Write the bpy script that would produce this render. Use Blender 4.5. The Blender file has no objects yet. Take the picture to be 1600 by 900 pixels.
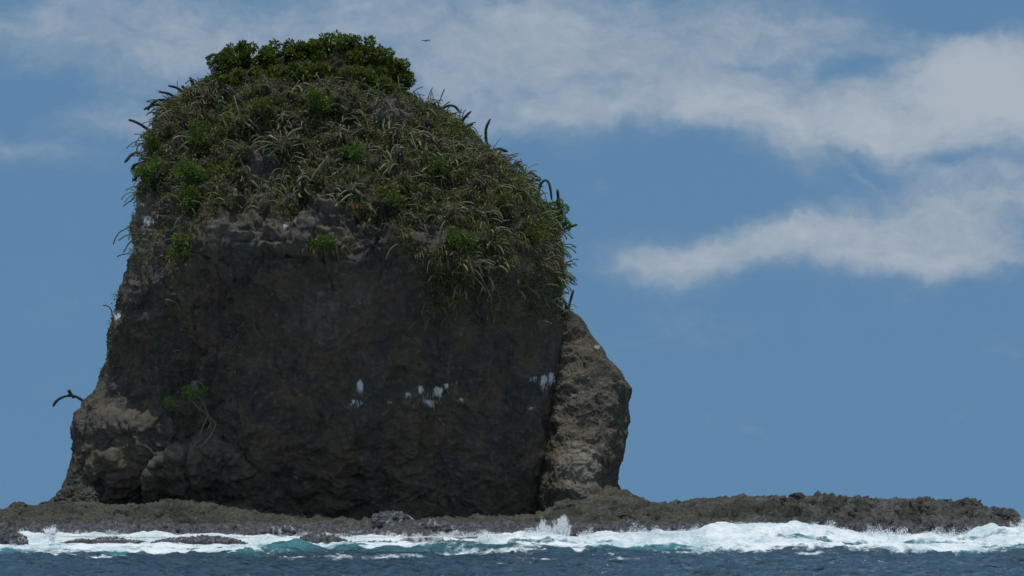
import bpy, math, random
import numpy as np
from mathutils import Vector

random.seed(7)
RNG = np.random.default_rng(7)
scene = bpy.context.scene
COL = scene.collection
F = 3200.0; CX = 800.0; HY = 806.0; CZ = 1.6      # focal length in photo pixels, horizon row, eye height


def W(px, py, Y):
    return (px - CX) * Y / F, Y, CZ + (HY - py) * Y / F


# ------------------------------------------------------------------ camera
cam_d = bpy.data.cameras.new('camera'); cam = bpy.data.objects.new('camera', cam_d); COL.objects.link(cam)
cam.location = (0, 0, CZ); cam.rotation_euler = (math.radians(90), 0, 0)
cam_d.sensor_width = 36; cam_d.lens = 36 * F / 1600; cam_d.shift_y = (HY - 450) / 1600
cam_d.clip_start = 0.5; cam_d.clip_end = 60000
scene.camera = cam

# ------------------------------------------------------------------ light
SUN = Vector((0.04, -0.10, 0.994)).normalized()
SUN_EL = math.asin(SUN.z)
scene.view_settings.view_transform = 'Standard'
scene.view_settings.look = 'None'
scene.view_settings.exposure = 0.0
scene.view_settings.gamma = 1.0
SKY_STRENGTH = 0.1
sun_d = bpy.data.lights.new('sun', 'SUN'); sun_d.energy = 2.55; sun_d.angle = math.radians(0.5)
sun_d.color = (1.0, 0.955, 0.88)
sun_o = bpy.data.objects.new('sun', sun_d); COL.objects.link(sun_o)
sun_o.rotation_euler = SUN.to_track_quat('Z', 'Y').to_euler()


class NT:
    def __init__(s, tree): s.t = tree; s.n = tree.nodes; s.l = tree.links
    def new(s, typ, **kw):
        nd = s.n.new(typ)
        for k, v in kw.items(): setattr(nd, k, v)
        return nd
    def put(s, sock, v):
        if v is None: return
        if isinstance(v, bpy.types.NodeSocket): s.l.new(v, sock)
        else: sock.default_value = v
    def math(s, op, a, b=None, c=None, clamp=False):
        nd = s.new('ShaderNodeMath', operation=op, use_clamp=clamp)
        s.put(nd.inputs[0], a); s.put(nd.inputs[1], b); s.put(nd.inputs[2], c)
        return nd.outputs[0]
    def vmath(s, op, a, b=None, scale=None):
        nd = s.new('ShaderNodeVectorMath', operation=op)
        s.put(nd.inputs[0], a); s.put(nd.inputs[1], b)
        if scale is not None: s.put(nd.inputs['Scale'], scale)
        return nd.outputs['Value'] if op in ('LENGTH', 'DOT_PRODUCT', 'DISTANCE') else nd.outputs[0]
    def noise(s, vec, scale, detail=4, rough=0.55, dist=0.0, out='Fac', lac=2.0):
        nd = s.new('ShaderNodeTexNoise')
        s.put(nd.inputs['Vector'], vec); nd.inputs['Scale'].default_value = scale
        nd.inputs['Detail'].default_value = detail; nd.inputs['Roughness'].default_value = rough
        nd.inputs['Distortion'].default_value = dist; nd.inputs['Lacunarity'].default_value = lac
        return nd.outputs[out]
    def ramp(s, v, a, b, lo=0.0, hi=1.0, smooth=True):
        nd = s.new('ShaderNodeMapRange', interpolation_type='SMOOTHSTEP' if smooth else 'LINEAR', clamp=True)
        s.put(nd.inputs[0], v); nd.inputs[1].default_value = a; nd.inputs[2].default_value = b
        nd.inputs[3].default_value = lo; nd.inputs[4].default_value = hi
        return nd.outputs[0]
    def mix(s, f, a, b, blend='MIX'):
        nd = s.new('ShaderNodeMix', data_type='RGBA', blend_type=blend)
        s.put(nd.inputs[0], f)
        s.put(nd.inputs[6], a if isinstance(a, bpy.types.NodeSocket) else tuple(a) + (1,) * (4 - len(a)))
        s.put(nd.inputs[7], b if isinstance(b, bpy.types.NodeSocket) else tuple(b) + (1,) * (4 - len(b)))
        return nd.outputs[2]
    def attr(s, name):
        return s.new('ShaderNodeAttribute', attribute_name=name).outputs['Fac']
    def colramp(s, v, stops):
        nd = s.new('ShaderNodeValToRGB'); e = nd.color_ramp.elements
        while len(e) < len(stops): e.new(0.5)
        for i, (p, c) in enumerate(stops): e[i].position = p; e[i].color = tuple(c) + (1,)
        s.put(nd.inputs[0], v); return nd.outputs[0]


# ------------------------------------------------------------------ sky with clouds (by direction, infinitely far)
world = bpy.data.worlds.new('World'); scene.world = world; world.use_nodes = True
world.node_tree.nodes.clear(); w = NT(world.node_tree)
tc = w.new('ShaderNodeTexCoord').outputs['Generated']
sep = w.new('ShaderNodeSeparateXYZ'); w.put(sep.inputs[0], tc)
sky = w.new('ShaderNodeTexSky', sky_type='NISHITA')
sky.sun_disc = False; sky.sun_elevation = SUN_EL; sky.sun_rotation = math.atan2(SUN.x, SUN.y)
sky.air_density = 1.0; sky.dust_density = 0.1; sky.ozone_density = 2.5; sky.altitude = 0
# the clear maritime air keeps its blue down to the horizon: read the sky a little higher up
zz = w.math('ADD', w.math('MAXIMUM', sep.outputs[2], 0.0), 0.75)
cmb = w.new('ShaderNodeCombineXYZ'); w.put(cmb.inputs[0], sep.outputs[0]); w.put(cmb.inputs[1], sep.outputs[1]); w.put(cmb.inputs[2], zz)
w.put(sky.inputs['Vector'], w.vmath('NORMALIZE', cmb.outputs[0]))
skycol = w.mix(1.0, sky.outputs[0], (1.02, 1.27, 1.13), 'MULTIPLY')
yy = w.math('MAXIMUM', sep.outputs[1], 0.02)
u = w.math('MULTIPLY', w.math('DIVIDE', sep.outputs[0], yy), 3.2)
v = w.math('MULTIPLY', w.math('DIVIDE', sep.outputs[2], yy), 3.2)
uv = w.new('ShaderNodeCombineXYZ'); w.put(uv.inputs[0], u); w.put(uv.inputs[1], v); uvo = uv.outputs[0]
n1 = w.noise(uvo, 3.0, 5, 0.6, out='Color'); n2 = w.noise(uvo, 11.0, 5, 0.6, out='Color')
d1 = w.vmath('SCALE', w.vmath('SUBTRACT', n1, (0.5, 0.5, 0.5)), scale=0.12)
d2 = w.vmath('SCALE', w.vmath('SUBTRACT', n2, (0.5, 0.5, 0.5)), scale=0.05)
uvd = w.vmath('ADD', uvo, w.vmath('ADD', d1, d2))
acc = None; accb = None
CLOUDS = [  # px, py, rx, ry, tilt, weight, brightness
    (420, 40, 420, 90, 0, 1.0, .3), (160, 60, 230, 60, 4, .7, .2), (830, 110, 300, 90, -6, 1.0, .35),
    (60, 240, 170, 26, 10, .8, .5), (210, 205, 170, 30, 8, .75, .25), (260, 165, 200, 40, 6, .5, .25), (680, 190, 150, 30, 0, .5, .1),
    (1010, 60, 330, 70, 4, .9, .15), (1270, 25, 150, 50, 0, .9, .2), (870, 190, 80, 26, -10, .7, .5),
    (1040, 165, 140, 34, 0, .9, .75), (1180, 160, 150, 55, 20, .9, .5), (1330, 150, 120, 48, -20, .9, .5),
    (1480, 195, 180, 45, 0, 1.0, .35), (1550, 110, 115, 66, 0, 1.8, 1.3), (1530, 180, 150, 40, 0, .8, .4), (1400, 215, 80, 40, 20, .8, .8), (1220, 235, 120, 42, 35, .75, .15),
    (1345, 270, 50, 8, 40, .5, .4), (1550, 325, 150, 85, -15, 1.2, .45), (1330, 400, 260, 30, 0, .5, .35), (1400, 370, 200, 56, -6, .9, .3), (1230, 372, 140, 42, -14, .85, .5),
    (1120, 392, 140, 34, -10, .8, .35), (1030, 422, 110, 34, 8, .9, .4), (1500, 405, 150, 22, 0, .5, .5),
    (1345, 98, 70, 22, -12, -.65, 0), (1180, 96, 60, 10, 0, -.5, 0), (50, 150, 100, 34, 0, -.9, 0), (1480, 15, 120, 26, 0, -1.0, 0), (960, 120, 50, 14, 0, -.4, 0), (1120, 300, 170, 50, 10, -.5, 0), (1500, 245, 90, 14, 0, -.5, 0),
    (935, 290, 22, 14, 0, .4, .3), (1120, 520, 220, 26, -5, .28, .1), (1560, 545, 120, 14, 0, .2, .1)]
for (px, py, rx, ry, ang, wt, br) in CLOUDS:
    mp = w.new('ShaderNodeMapping', vector_type='TEXTURE')
    w.put(mp.inputs[0], uvd)
    mp.inputs[1].default_value = ((px - CX) / 1000, (HY - py) / 1000, 0)
    mp.inputs[2].default_value = (0, 0, math.radians(-ang))
    mp.inputs[3].default_value = (rx / 1000, ry / 1000, 1)
    q = w.vmath('DOT_PRODUCT', mp.outputs[0], mp.outputs[0])
    e = w.math('EXPONENT', w.math('MULTIPLY', q, -1.0))
    acc = w.math('MULTIPLY_ADD', e, wt, acc if acc is not None else 0.0)
    accb = w.math('MULTIPLY_ADD', e, wt * br, accb if accb is not None else 0.0)
str_uv = w.new('ShaderNodeMapping'); w.put(str_uv.inputs[0], uvd); str_uv.inputs[3].default_value = (1, 1.7, 1)
nb = w.noise(str_uv.outputs[0], 6.0, 8, 0.62)
nf = w.noise(str_uv.outputs[0], 24.0, 6, 0.65)
dens = w.math('ADD', acc, w.math('MULTIPLY_ADD', w.math('SUBTRACT', nb, 0.5), 1.15, w.math('MULTIPLY', w.math('SUBTRACT', nf, 0.5), 0.38)))
front = w.ramp(sep.outputs[1], 0.02, 0.3)
mask = w.math('MULTIPLY', w.ramp(dens, 0.0, 1.7, 0, 0.95), front)
bri = w.math('ADD', w.math('MULTIPLY', accb, 0.75), w.math('ADD', w.math('MULTIPLY', w.math('SUBTRACT', nb, 0.44), 1.5), w.math('MULTIPLY', w.math('SUBTRACT', nf, 0.5), 0.45)), clamp=True)
ccol = w.mix(bri, (0.215, 0.305, 0.415), (0.41, 0.462, 0.53))
ccol = w.vmath('SCALE', ccol, scale=1.0 / SKY_STRENGTH)
fin = w.mix(mask, skycol, ccol)
# unseen bright cloud overhead and behind the viewer, added to raise the ambient light
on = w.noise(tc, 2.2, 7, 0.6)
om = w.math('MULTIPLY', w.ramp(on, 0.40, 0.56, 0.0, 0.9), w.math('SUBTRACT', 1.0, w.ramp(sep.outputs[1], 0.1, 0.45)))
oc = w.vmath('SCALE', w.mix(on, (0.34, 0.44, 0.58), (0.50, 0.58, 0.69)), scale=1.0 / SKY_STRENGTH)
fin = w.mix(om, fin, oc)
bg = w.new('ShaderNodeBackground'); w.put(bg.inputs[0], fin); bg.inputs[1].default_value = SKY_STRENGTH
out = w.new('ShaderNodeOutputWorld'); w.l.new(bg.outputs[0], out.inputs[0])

# ------------------------------------------------------------------ numeric helpers
_p = np.random.default_rng(99).permutation(256); PERM = np.concatenate([_p, _p, _p])
_g = np.random.default_rng(98).normal(size=(256, 3)); GRAD = _g / np.linalg.norm(_g, axis=1)[:, None]


def pn(p, s=0):
    p = p + s * 17.31
    i = np.floor(p).astype(np.int64); f = p - i; i &= 255
    uu = f * f * f * (f * (f * 6 - 15) + 10)
    r = []
    for dx in (0, 1):
        for dy in (0, 1):
            for dz in (0, 1):
                h = PERM[PERM[PERM[(i[:, 0] + dx) & 255] + ((i[:, 1] + dy) & 255)] + ((i[:, 2] + dz) & 255)]
                g = GRAD[h]
                r.append(g[:, 0] * (f[:, 0] - dx) + g[:, 1] * (f[:, 1] - dy) + g[:, 2] * (f[:, 2] - dz))
    l = lambda a, b, t: a + (b - a) * t
    x0 = l(l(r[0], r[1], uu[:, 2]), l(r[2], r[3], uu[:, 2]), uu[:, 1])
    x1 = l(l(r[4], r[5], uu[:, 2]), l(r[6], r[7], uu[:, 2]), uu[:, 1])
    return l(x0, x1, uu[:, 0]) * 1.6


def fbm(p, sc, o=4, s=0, g=0.5):
    a = 1; t = 0; q = p * sc
    for k in range(o): t = t + a * pn(q, s + k); a *= g; q = q * 2.03
    return t


def ridge(p, sc, o=4, s=0, g=0.5):
    a = 1; t = 0; q = p * sc
    for k in range(o): t = t + a * (1 - 2 * np.abs(pn(q, s + k))); a *= g; q = q * 2.07
    return t


def ss(x, a, b):
    t = np.clip((x - a) / (b - a), 0, 1); return t * t * (3 - 2 * t)


def proj(P):
    return CX + F * P[..., 0] / P[..., 1], HY - F * (P[..., 2] - CZ) / P[..., 1]


def mesh_obj(name, V, Q, mat, parent=None, attrs=None, smooth=True, tris=False):
    me = bpy.data.meshes.new(name)
    V = np.asarray(V, np.float32); Q = np.asarray(Q, np.int32)
    k = Q.shape[1]
    me.vertices.add(len(V)); me.vertices.foreach_set('co', V.ravel())
    me.loops.add(Q.size); me.loops.foreach_set('vertex_index', Q.ravel())
    me.polygons.add(len(Q)); me.polygons.foreach_set('loop_start', np.arange(0, Q.size, k, dtype=np.int32))
    me.polygons.foreach_set('loop_total', np.full(len(Q), k, np.int32))
    me.polygons.foreach_set('use_smooth', np.full(len(Q), smooth, bool))
    for a, d in (attrs or {}).items():
        at = me.attributes.new(a, 'FLOAT', 'POINT'); at.data.foreach_set('value', np.asarray(d, np.float32))
    me.update(calc_edges=True); me.validate()
    me.materials.append(mat)
    o = bpy.data.objects.new(name, me); COL.objects.link(o)
    if parent: o.parent = parent
    return o


def tag(o, label=None, cat=None, group=None, kind=None):
    if label: o['label'] = label
    if cat: o['category'] = cat
    if group: o['group'] = group
    if kind: o['kind'] = kind
    return o


def empty(name, loc):
    o = bpy.data.objects.new(name, None); o.location = loc; COL.objects.link(o); o.empty_display_size = 0.2
    return o


def grid_quads(nr, nc, wrap=False):
    r = np.arange(nr - 1)[:, None]; c = np.arange(nc if wrap else nc - 1)[None, :]
    c2 = (c + 1) % nc
    a = r * nc + c; b = r * nc + c2; d = (r + 1) * nc + c; e = (r + 1) * nc + c2
    return np.stack([a, b, e, d], -1).reshape(-1, 4)


# ------------------------------------------------------------------ materials
def new_mat(name):
    m = bpy.data.materials.new(name); m.use_nodes = True; m.node_tree.nodes.clear(); n = NT(m.node_tree)
    o = n.new('ShaderNodeOutputMaterial'); return m, n, o


def bump(n, h, strength, dist, normal=None):
    b = n.new('ShaderNodeBump'); b.inputs['Strength'].default_value = strength; b.inputs['Distance'].default_value = dist
    n.put(b.inputs['Height'], h)
    if normal is not None: n.put(b.inputs['Normal'], normal)
    return b.outputs[0]


def rock_mat(name, dark, mid, light, guano=True, moss=True, rough=0.9):
    m, n, o = new_mat(name)
    pos = n.new('ShaderNodeNewGeometry').outputs['Position']
    a = n.noise(pos, 0.55, 6, 0.6, 0.6); b = n.noise(pos, 3.2, 6, 0.65); c = n.noise(pos, 14.0, 5, 0.7)
    col = n.mix(n.ramp(a, 0.38, 0.64), dark, mid)
    col = n.mix(n.math('MULTIPLY', n.ramp(b, 0.5, 0.72), 0.7), col, light)
    col = n.mix(n.math('MULTIPLY', n.ramp(c, 0.35, 0.5, 1, 0), 0.45), col, tuple(x * 0.45 for x in dark))
    if moss:
        mo = n.math('MULTIPLY', n.ramp(n.noise(pos, 0.9, 6, 0.7), 0.5, 0.66), 0.55)
        col = n.mix(mo, col, (0.040, 0.052, 0.022))
        ru = n.math('MULTIPLY', n.ramp(n.noise(pos, 1.7, 4, 0.7, 0.3), 0.62, 0.72), 0.22)
        col = n.mix(ru, col, (0.115, 0.058, 0.034))
    if guano:
        col = n.mix(n.math('MULTIPLY', n.attr('soil'), 0.85), col, n.mix(b, (0.022, 0.020, 0.015), (0.075, 0.064, 0.046)))
        g = n.attr('guano')
        mp = n.new('ShaderNodeMapping'); n.put(mp.inputs[0], pos); mp.inputs[3].default_value = (1.3, 1, 0.28)
        gn = n.noise(mp.outputs[0], 6.5, 7, 0.78)
        gm = n.ramp(n.math('ADD', g, n.math('MULTIPLY', n.math('SUBTRACT', gn, 0.5), 2.4)), 0.46, 0.80)
        gm = n.math('MULTIPLY', gm, n.ramp(g, 0.02, 0.2))
        col = n.mix(n.math('MULTIPLY', gm, 0.95), col, (0.66, 0.68, 0.70))
        pale = n.attr('pale')
        col = n.mix(n.math('MULTIPLY', pale, n.ramp(b, 0.30, 0.66, 0.3, 0.9)), col, (0.30, 0.27, 0.225))
    bs = n.new('ShaderNodeBsdfPrincipled'); n.put(bs.inputs['Base Color'], col); bs.inputs['Roughness'].default_value = rough
    bs.inputs['Specular IOR Level'].default_value = 0.25
    h = n.math('ADD', n.noise(pos, 4.0, 9, 0.68), n.math('MULTIPLY', n.noise(pos, 22.0, 6, 0.7), 0.25))
    n.put(bs.inputs['Normal'], bump(n, h, 0.9, 0.17))
    n.l.new(bs.outputs[0], o.inputs[0]); return m


M_STACK = rock_mat('stack_rock', (0.056, 0.056, 0.055), (0.112, 0.089, 0.061), (0.175, 0.150, 0.112))


M_PINN = rock_mat('pinnacle_rock', (0.056, 0.051, 0.039), (0.098, 0.084, 0.060), (0.20, 0.178, 0.138))


def reef_mat():
    m, n, o = new_mat('reef_rock')
    geo = n.new('ShaderNodeNewGeometry'); pos = geo.outputs['Position']
    wet = n.attr('wet')
    a = n.noise(pos, 0.7, 5, 0.6, 0.5); b = n.noise(pos, 4.5, 6, 0.7); c = n.noise(pos, 13.0, 5, 0.75)
    up = n.mix(n.ramp(a, 0.38, 0.62), (0.062, 0.068, 0.050), (0.125, 0.122, 0.095))
    up = n.mix(n.ramp(b, 0.52, 0.75), up, (0.20, 0.195, 0.17))
    lo = n.mix(n.ramp(b, 0.38, 0.62), (0.060, 0.062, 0.070), (0.19, 0.19, 0.205))
    lo = n.mix(n.ramp(c, 0.58, 0.68), lo, (0.42, 0.42, 0.43))
    wm = n.math('ADD', wet, n.math('MULTIPLY', n.math('SUBTRACT', a, 0.5), 1.2))
    col = n.mix(n.ramp(wm, 0.35, 0.65), up, lo)
    col = n.mix(n.math('MULTIPLY', n.ramp(c, 0.36, 0.48, 1, 0), 0.7), col, (0.018, 0.018, 0.018))
    wash = n.attr('wash'); mpw = n.new('ShaderNodeMapping'); n.put(mpw.inputs[0], pos); mpw.inputs[3].default_value = (1.0, 0.5, 0.6)
    wn = n.noise(mpw.outputs[0], 2.6, 7, 0.7, 1.2)
    wf = n.ramp(n.math('ADD', wash, n.math('MULTIPLY', n.math('SUBTRACT', wn, 0.5), 2.2)), 0.60, 0.86)
    col = n.mix(n.math('MULTIPLY', wf, 0.85), col, (0.80, 0.83, 0.85))
    bs = n.new('ShaderNodeBsdfPrincipled'); n.put(bs.inputs['Base Color'], col)
    n.put(bs.inputs['Roughness'], n.ramp(wm, 0.3, 0.7, 0.85, 0.42)); bs.inputs['Specular IOR Level'].default_value = 0.4
    h = n.math('ADD', n.noise(pos, 5.0, 8, 0.7), n.math('MULTIPLY', n.noise(pos, 26.0, 5, 0.7), 0.25))
    n.put(bs.inputs['Normal'], bump(n, h, 1.0, 0.26))
    n.l.new(bs.outputs[0], o.inputs[0]); return m


M_REEF = reef_mat()


def sea_mat():
    m, n, o = new_mat('sea_water')
    pos = n.new('ShaderNodeNewGeometry').outputs['Position']
    foam = n.attr('foam'); teal = n.attr('teal')
    mp = n.new('ShaderNodeMapping'); n.put(mp.inputs[0], pos); mp.inputs[3].default_value = (0.55, 0.22, 1.0)
    a = n.noise(mp.outputs[0], 2.2, 8, 0.68, 0.8); b = n.noise(mp.outputs[0], 9.0, 6, 0.7, 0.6)
    fm = n.math('ADD', foam, n.math('ADD', n.math('MULTIPLY', n.math('SUBTRACT', a, 0.5), 1.5), n.math('MULTIPLY', n.math('SUBTRACT', b, 0.5), 0.9)))
    fm = n.ramp(fm, 0.30, 0.82)
    wc = n.mix(n.ramp(n.math('ADD', teal, n.math('MULTIPLY', n.math('SUBTRACT', a, 0.5), 0.7)), 0.1, 0.9), (0.036, 0.072, 0.106), (0.055, 0.200, 0.230))
    ws = n.new('ShaderNodeBsdfPrincipled'); n.put(ws.inputs['Base Color'], wc)
    ws.inputs['Roughness'].default_value = 0.10; ws.inputs['IOR'].default_value = 1.33
    mp2 = n.new('ShaderNodeMapping'); n.put(mp2.inputs[0], pos); mp2.inputs[3].default_value = (1.0, 0.6, 1.0)
    h = n.math('ADD', n.noise(mp2.outputs[0], 2.6, 7, 0.62, 0.4), n.math('MULTIPLY', n.noise(mp2.outputs[0], 11.0, 4, 0.6), 0.2))
    mp3 = n.new('ShaderNodeMapping'); n.put(mp3.inputs[0], pos); mp3.inputs[3].default_value = (0.45, 1.0, 1.0)
    big = n.noise(mp3.outputs[0], 1.1, 3, 0.5, 0.6)
    n.put(ws.inputs['Normal'], bump(n, h, 1.0, 0.16, bump(n, big, 1.0, 0.9)))
    fs = n.new('ShaderNodeBsdfPrincipled')
    fc = n.mix(n.ramp(n.math('ADD', n.math('MULTIPLY', b, 0.35), n.math('MULTIPLY', n.noise(mp.outputs[0], 0.9, 5, 0.6, 0.5), 0.65)), 0.36, 0.60), (0.42, 0.56, 0.60), (0.84, 0.86, 0.87))
    n.put(fs.inputs['Base Color'], fc); fs.inputs['Roughness'].default_value = 0.7
    hf = n.noise(pos, 5.0, 8, 0.7, 0.3)
    n.put(fs.inputs['Normal'], bump(n, hf, 0.7, 0.10))
    mx = n.new('ShaderNodeMixShader'); n.put(mx.inputs[0], fm); n.l.new(ws.outputs[0], mx.inputs[1]); n.l.new(fs.outputs[0], mx.inputs[2])
    n.l.new(mx.outputs[0], o.inputs[0]); return m


M_SEA = sea_mat()


def leaf_mat(name, stops, trans=0.35, rough=0.55, patchy=False, obj_w=0.2):
    m, n, o = new_mat(name)
    r = n.attr('rnd'); oi = n.new('ShaderNodeObjectInfo').outputs['Random']
    rr = n.math('ADD', n.math('MULTIPLY', r, 1.0 - obj_w), n.math('MULTIPLY', oi, obj_w))
    col = n.colramp(rr, stops)
    pos = n.new('ShaderNodeNewGeometry').outputs['Position']
    pn_ = n.noise(pos, 0.6, 4, 0.6)
    if patchy:
        col = n.mix(n.math('MULTIPLY', n.ramp(pn_, 0.50, 0.62), 0.65), col, n.mix(1.0, col, (0.62, 1.05, 0.35), 'MULTIPLY'))
        col = n.mix(n.math('MULTIPLY', n.ramp(pn_, 0.36, 0.46, 1, 0), 0.6), col, n.mix(1.0, col, (1.15, 0.92, 0.72), 'MULTIPLY'))
    d = n.new('ShaderNodeBsdfPrincipled'); n.put(d.inputs['Base Color'], col); d.inputs['Roughness'].default_value = rough
    d.inputs['Specular IOR Level'].default_value = 0.3
    t = n.new('ShaderNodeBsdfTranslucent'); n.put(t.inputs[0], n.mix(1.0, col, (1.0, 1.1, 0.5), 'MULTIPLY'))
    mx = n.new('ShaderNodeMixShader'); mx.inputs[0].default_value = trans
    n.l.new(d.outputs[0], mx.inputs[1]); n.l.new(t.outputs[0], mx.inputs[2]); n.l.new(mx.outputs[0], o.inputs[0])
    return m


M_SHRUB = leaf_mat('shrub_leaf', [(0, (0.035, 0.070, 0.018)), (0.45, (0.080, 0.120, 0.022)), (0.8, (0.160, 0.185, 0.030)), (1, (0.26, 0.26, 0.06))])
M_BRIGHT = leaf_mat('fresh_leaf', [(0, (0.055, 0.11, 0.018)), (0.6, (0.11, 0.185, 0.030)), (1, (0.19, 0.26, 0.06))])
M_GRASS = leaf_mat('strap_leaf', [(0, (0.034, 0.042, 0.018)), (0.4, (0.095, 0.100, 0.036)), (0.75, (0.20, 0.185, 0.080)), (1, (0.40, 0.35, 0.22))], 0.3, patchy=True)
M_CACT = leaf_mat('cactus_skin', [(0, (0.06, 0.085, 0.055)), (0.5, (0.13, 0.14, 0.075)), (0.8, (0.19, 0.185, 0.105)), (1, (0.28, 0.26, 0.165))], 0.0, 0.75, obj_w=0.4)
M_DARKCACT = leaf_mat('silhouette_cactus_skin', [(0, (0.03, 0.032, 0.028)), (0.6, (0.06, 0.058, 0.045)), (1, (0.11, 0.10, 0.07))], 0.0, 0.8)  # darker copy of the cactus skin; silhouette darkness put into the colour
M_WOOD = leaf_mat('twig_bark', [(0, (0.07, 0.058, 0.045)), (1, (0.24, 0.21, 0.17))], 0.0, 0.85)
M_RED = leaf_mat('red_bract', [(0, (0.38, 0.03, 0.025)), (1, (0.5, 0.06, 0.04))], 0.2)


def plain(name, col, rough=0.6):
    m, n, o = new_mat(name)
    pos = n.new('ShaderNodeNewGeometry').outputs['Position']
    bs = n.new('ShaderNodeBsdfPrincipled')
    n.put(bs.inputs['Base Color'], n.mix(n.noise(pos, 6.0, 4), tuple(c * 0.9 for c in col), tuple(min(1, c * 1.1) for c in col)))
    bs.inputs['Roughness'].default_value = rough; n.l.new(bs.outputs[0], o.inputs[0]); return m


M_PLANE = plain('hazed_aircraft_paint', (0.10, 0.13, 0.17), 0.5)  # distance haze put into the grey-blue colour
M_DARKROCK = plain('black_rock', (0.022, 0.021, 0.022), 0.85)
M_SPRAY = plain('spray_white', (0.88, 0.90, 0.91), 0.8)
M_BIRD = plain('white_plumage', (0.75, 0.75, 0.73), 0.8)


# ------------------------------------------------------------------ rock masses
def kinterp(keys):
    k = np.array(keys, float); return lambda x: np.interp(x, k[:, 0], k[:, 1])


def rock_mass(name, left, right, yc, front, back, py0, py1, nlev, nfront, nback, p, disp, parent=None, mat=None, attrfn=None, inset=None):
    """left/right: silhouette px by py; front: (py, Y) of the front centre line; returns object + grid arrays"""
    L = kinterp(left); R = kinterp(right)
    zk = sorted([(CZ + (HY - a) * b / F, b) for a, b in front]); YF = kinterp(zk)
    inset = inset or (lambda a: a * 0)
    z = np.linspace(CZ + (HY - py0) * yc / F, CZ + (HY - py1) * yc / F, nlev)
    yf = YF(z); b = yc - yf; bb = np.minimum(b * 1.1, back)
    pyl = HY - F * (z - CZ) / yc; pyr = pyl.copy()
    xl = (L(pyl) - CX) * yc / F; xr = (R(pyr) - CX) * yc / F
    tf = (1 - np.cos(np.linspace(0, math.pi, nfront))) / 2; tf = 0.45 * tf + 0.55 * np.linspace(0, 1, nfront)
    sh = lambda t: (np.clip(1 - np.abs(2 * t - 1) ** p, 0, 1)) ** (1 / p)
    for it in range(6):
        X = xl[:, None] + (xr - xl)[:, None] * tf[None]; Y = yc - b[:, None] * sh(tf)[None]
        PX = CX + F * X / Y; iL = PX.argmin(1); iR = PX.argmax(1); rr = np.arange(nlev)
        yl = Y[rr, iL]; yr = Y[rr, iR]
        pl_ = HY - F * (z - CZ) / yl; pr_ = HY - F * (z - CZ) / yr
        eL = PX[rr, iL] - L(pl_) - inset(pl_); eR = PX[rr, iR] - R(pr_) + inset(pr_)
        xl -= eL * yl / F; xr -= eR * yr / F
        bad = xr - xl < 0.3; m_ = (xl + xr) / 2; xl[bad] = m_[bad] - 0.15; xr[bad] = m_[bad] + 0.15
    tb = np.linspace(1, 0, nback + 2)[1:-1]
    t = np.concatenate([tf, tb]); isf = np.concatenate([np.ones(nfront), np.zeros(nback)])
    X = xl[:, None] + (xr - xl)[:, None] * t[None]
    Y = np.where(isf[None] > 0, yc - b[:, None] * sh(t)[None], yc + bb[:, None] * sh(t)[None])
    Z = np.repeat(z[:, None], len(t), 1)
    P = np.stack([X, Y, Z], -1)
    edge = np.where(isf > 0, sh(t) ** 1.5, 1.0)
    P = disp(P, edge, isf)
    # close the top
    top = P[0].mean(0)
    nr, nc = P.shape[:2]
    V = np.concatenate([P.reshape(-1, 3), top[None]])
    Q = grid_quads(nr, nc, True)
    cap = np.array([[i, nr * nc, nr * nc, (i + 1) % nc] for i in range(nc)])
    at = attrfn(V) if attrfn else {'guano': np.zeros(len(V)), 'pale': np.zeros(len(V))}
    me_q = Q
    o = mesh_obj(name, V, me_q, mat or M_STACK, parent, at)
    # cap triangles
    import bmesh
    bm = bmesh.new(); bm.from_mesh(o.data); bm.verts.ensure_lookup_table()
    for i in range(nc):
        try: f = bm.faces.new((bm.verts[(i + 1) % nc], bm.verts[i], bm.verts[nr * nc])); f.smooth = True
        except Exception: pass
    bm.to_mesh(o.data); bm.free()
    return o, P


def grid_normals(P):
    du = np.roll(P, -1, 1) - np.roll(P, 1, 1)
    dv = np.gradient(P, axis=0)
    n = np.cross(du, dv); l = np.linalg.norm(n, axis=-1, keepdims=True)
    n = n / np.maximum(l, 1e-9)
    c = P.mean((0, 1)); s = np.sign(((P - c) * n).sum(-1).mean()); return n * s


def blur_rows(a): return a


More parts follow.
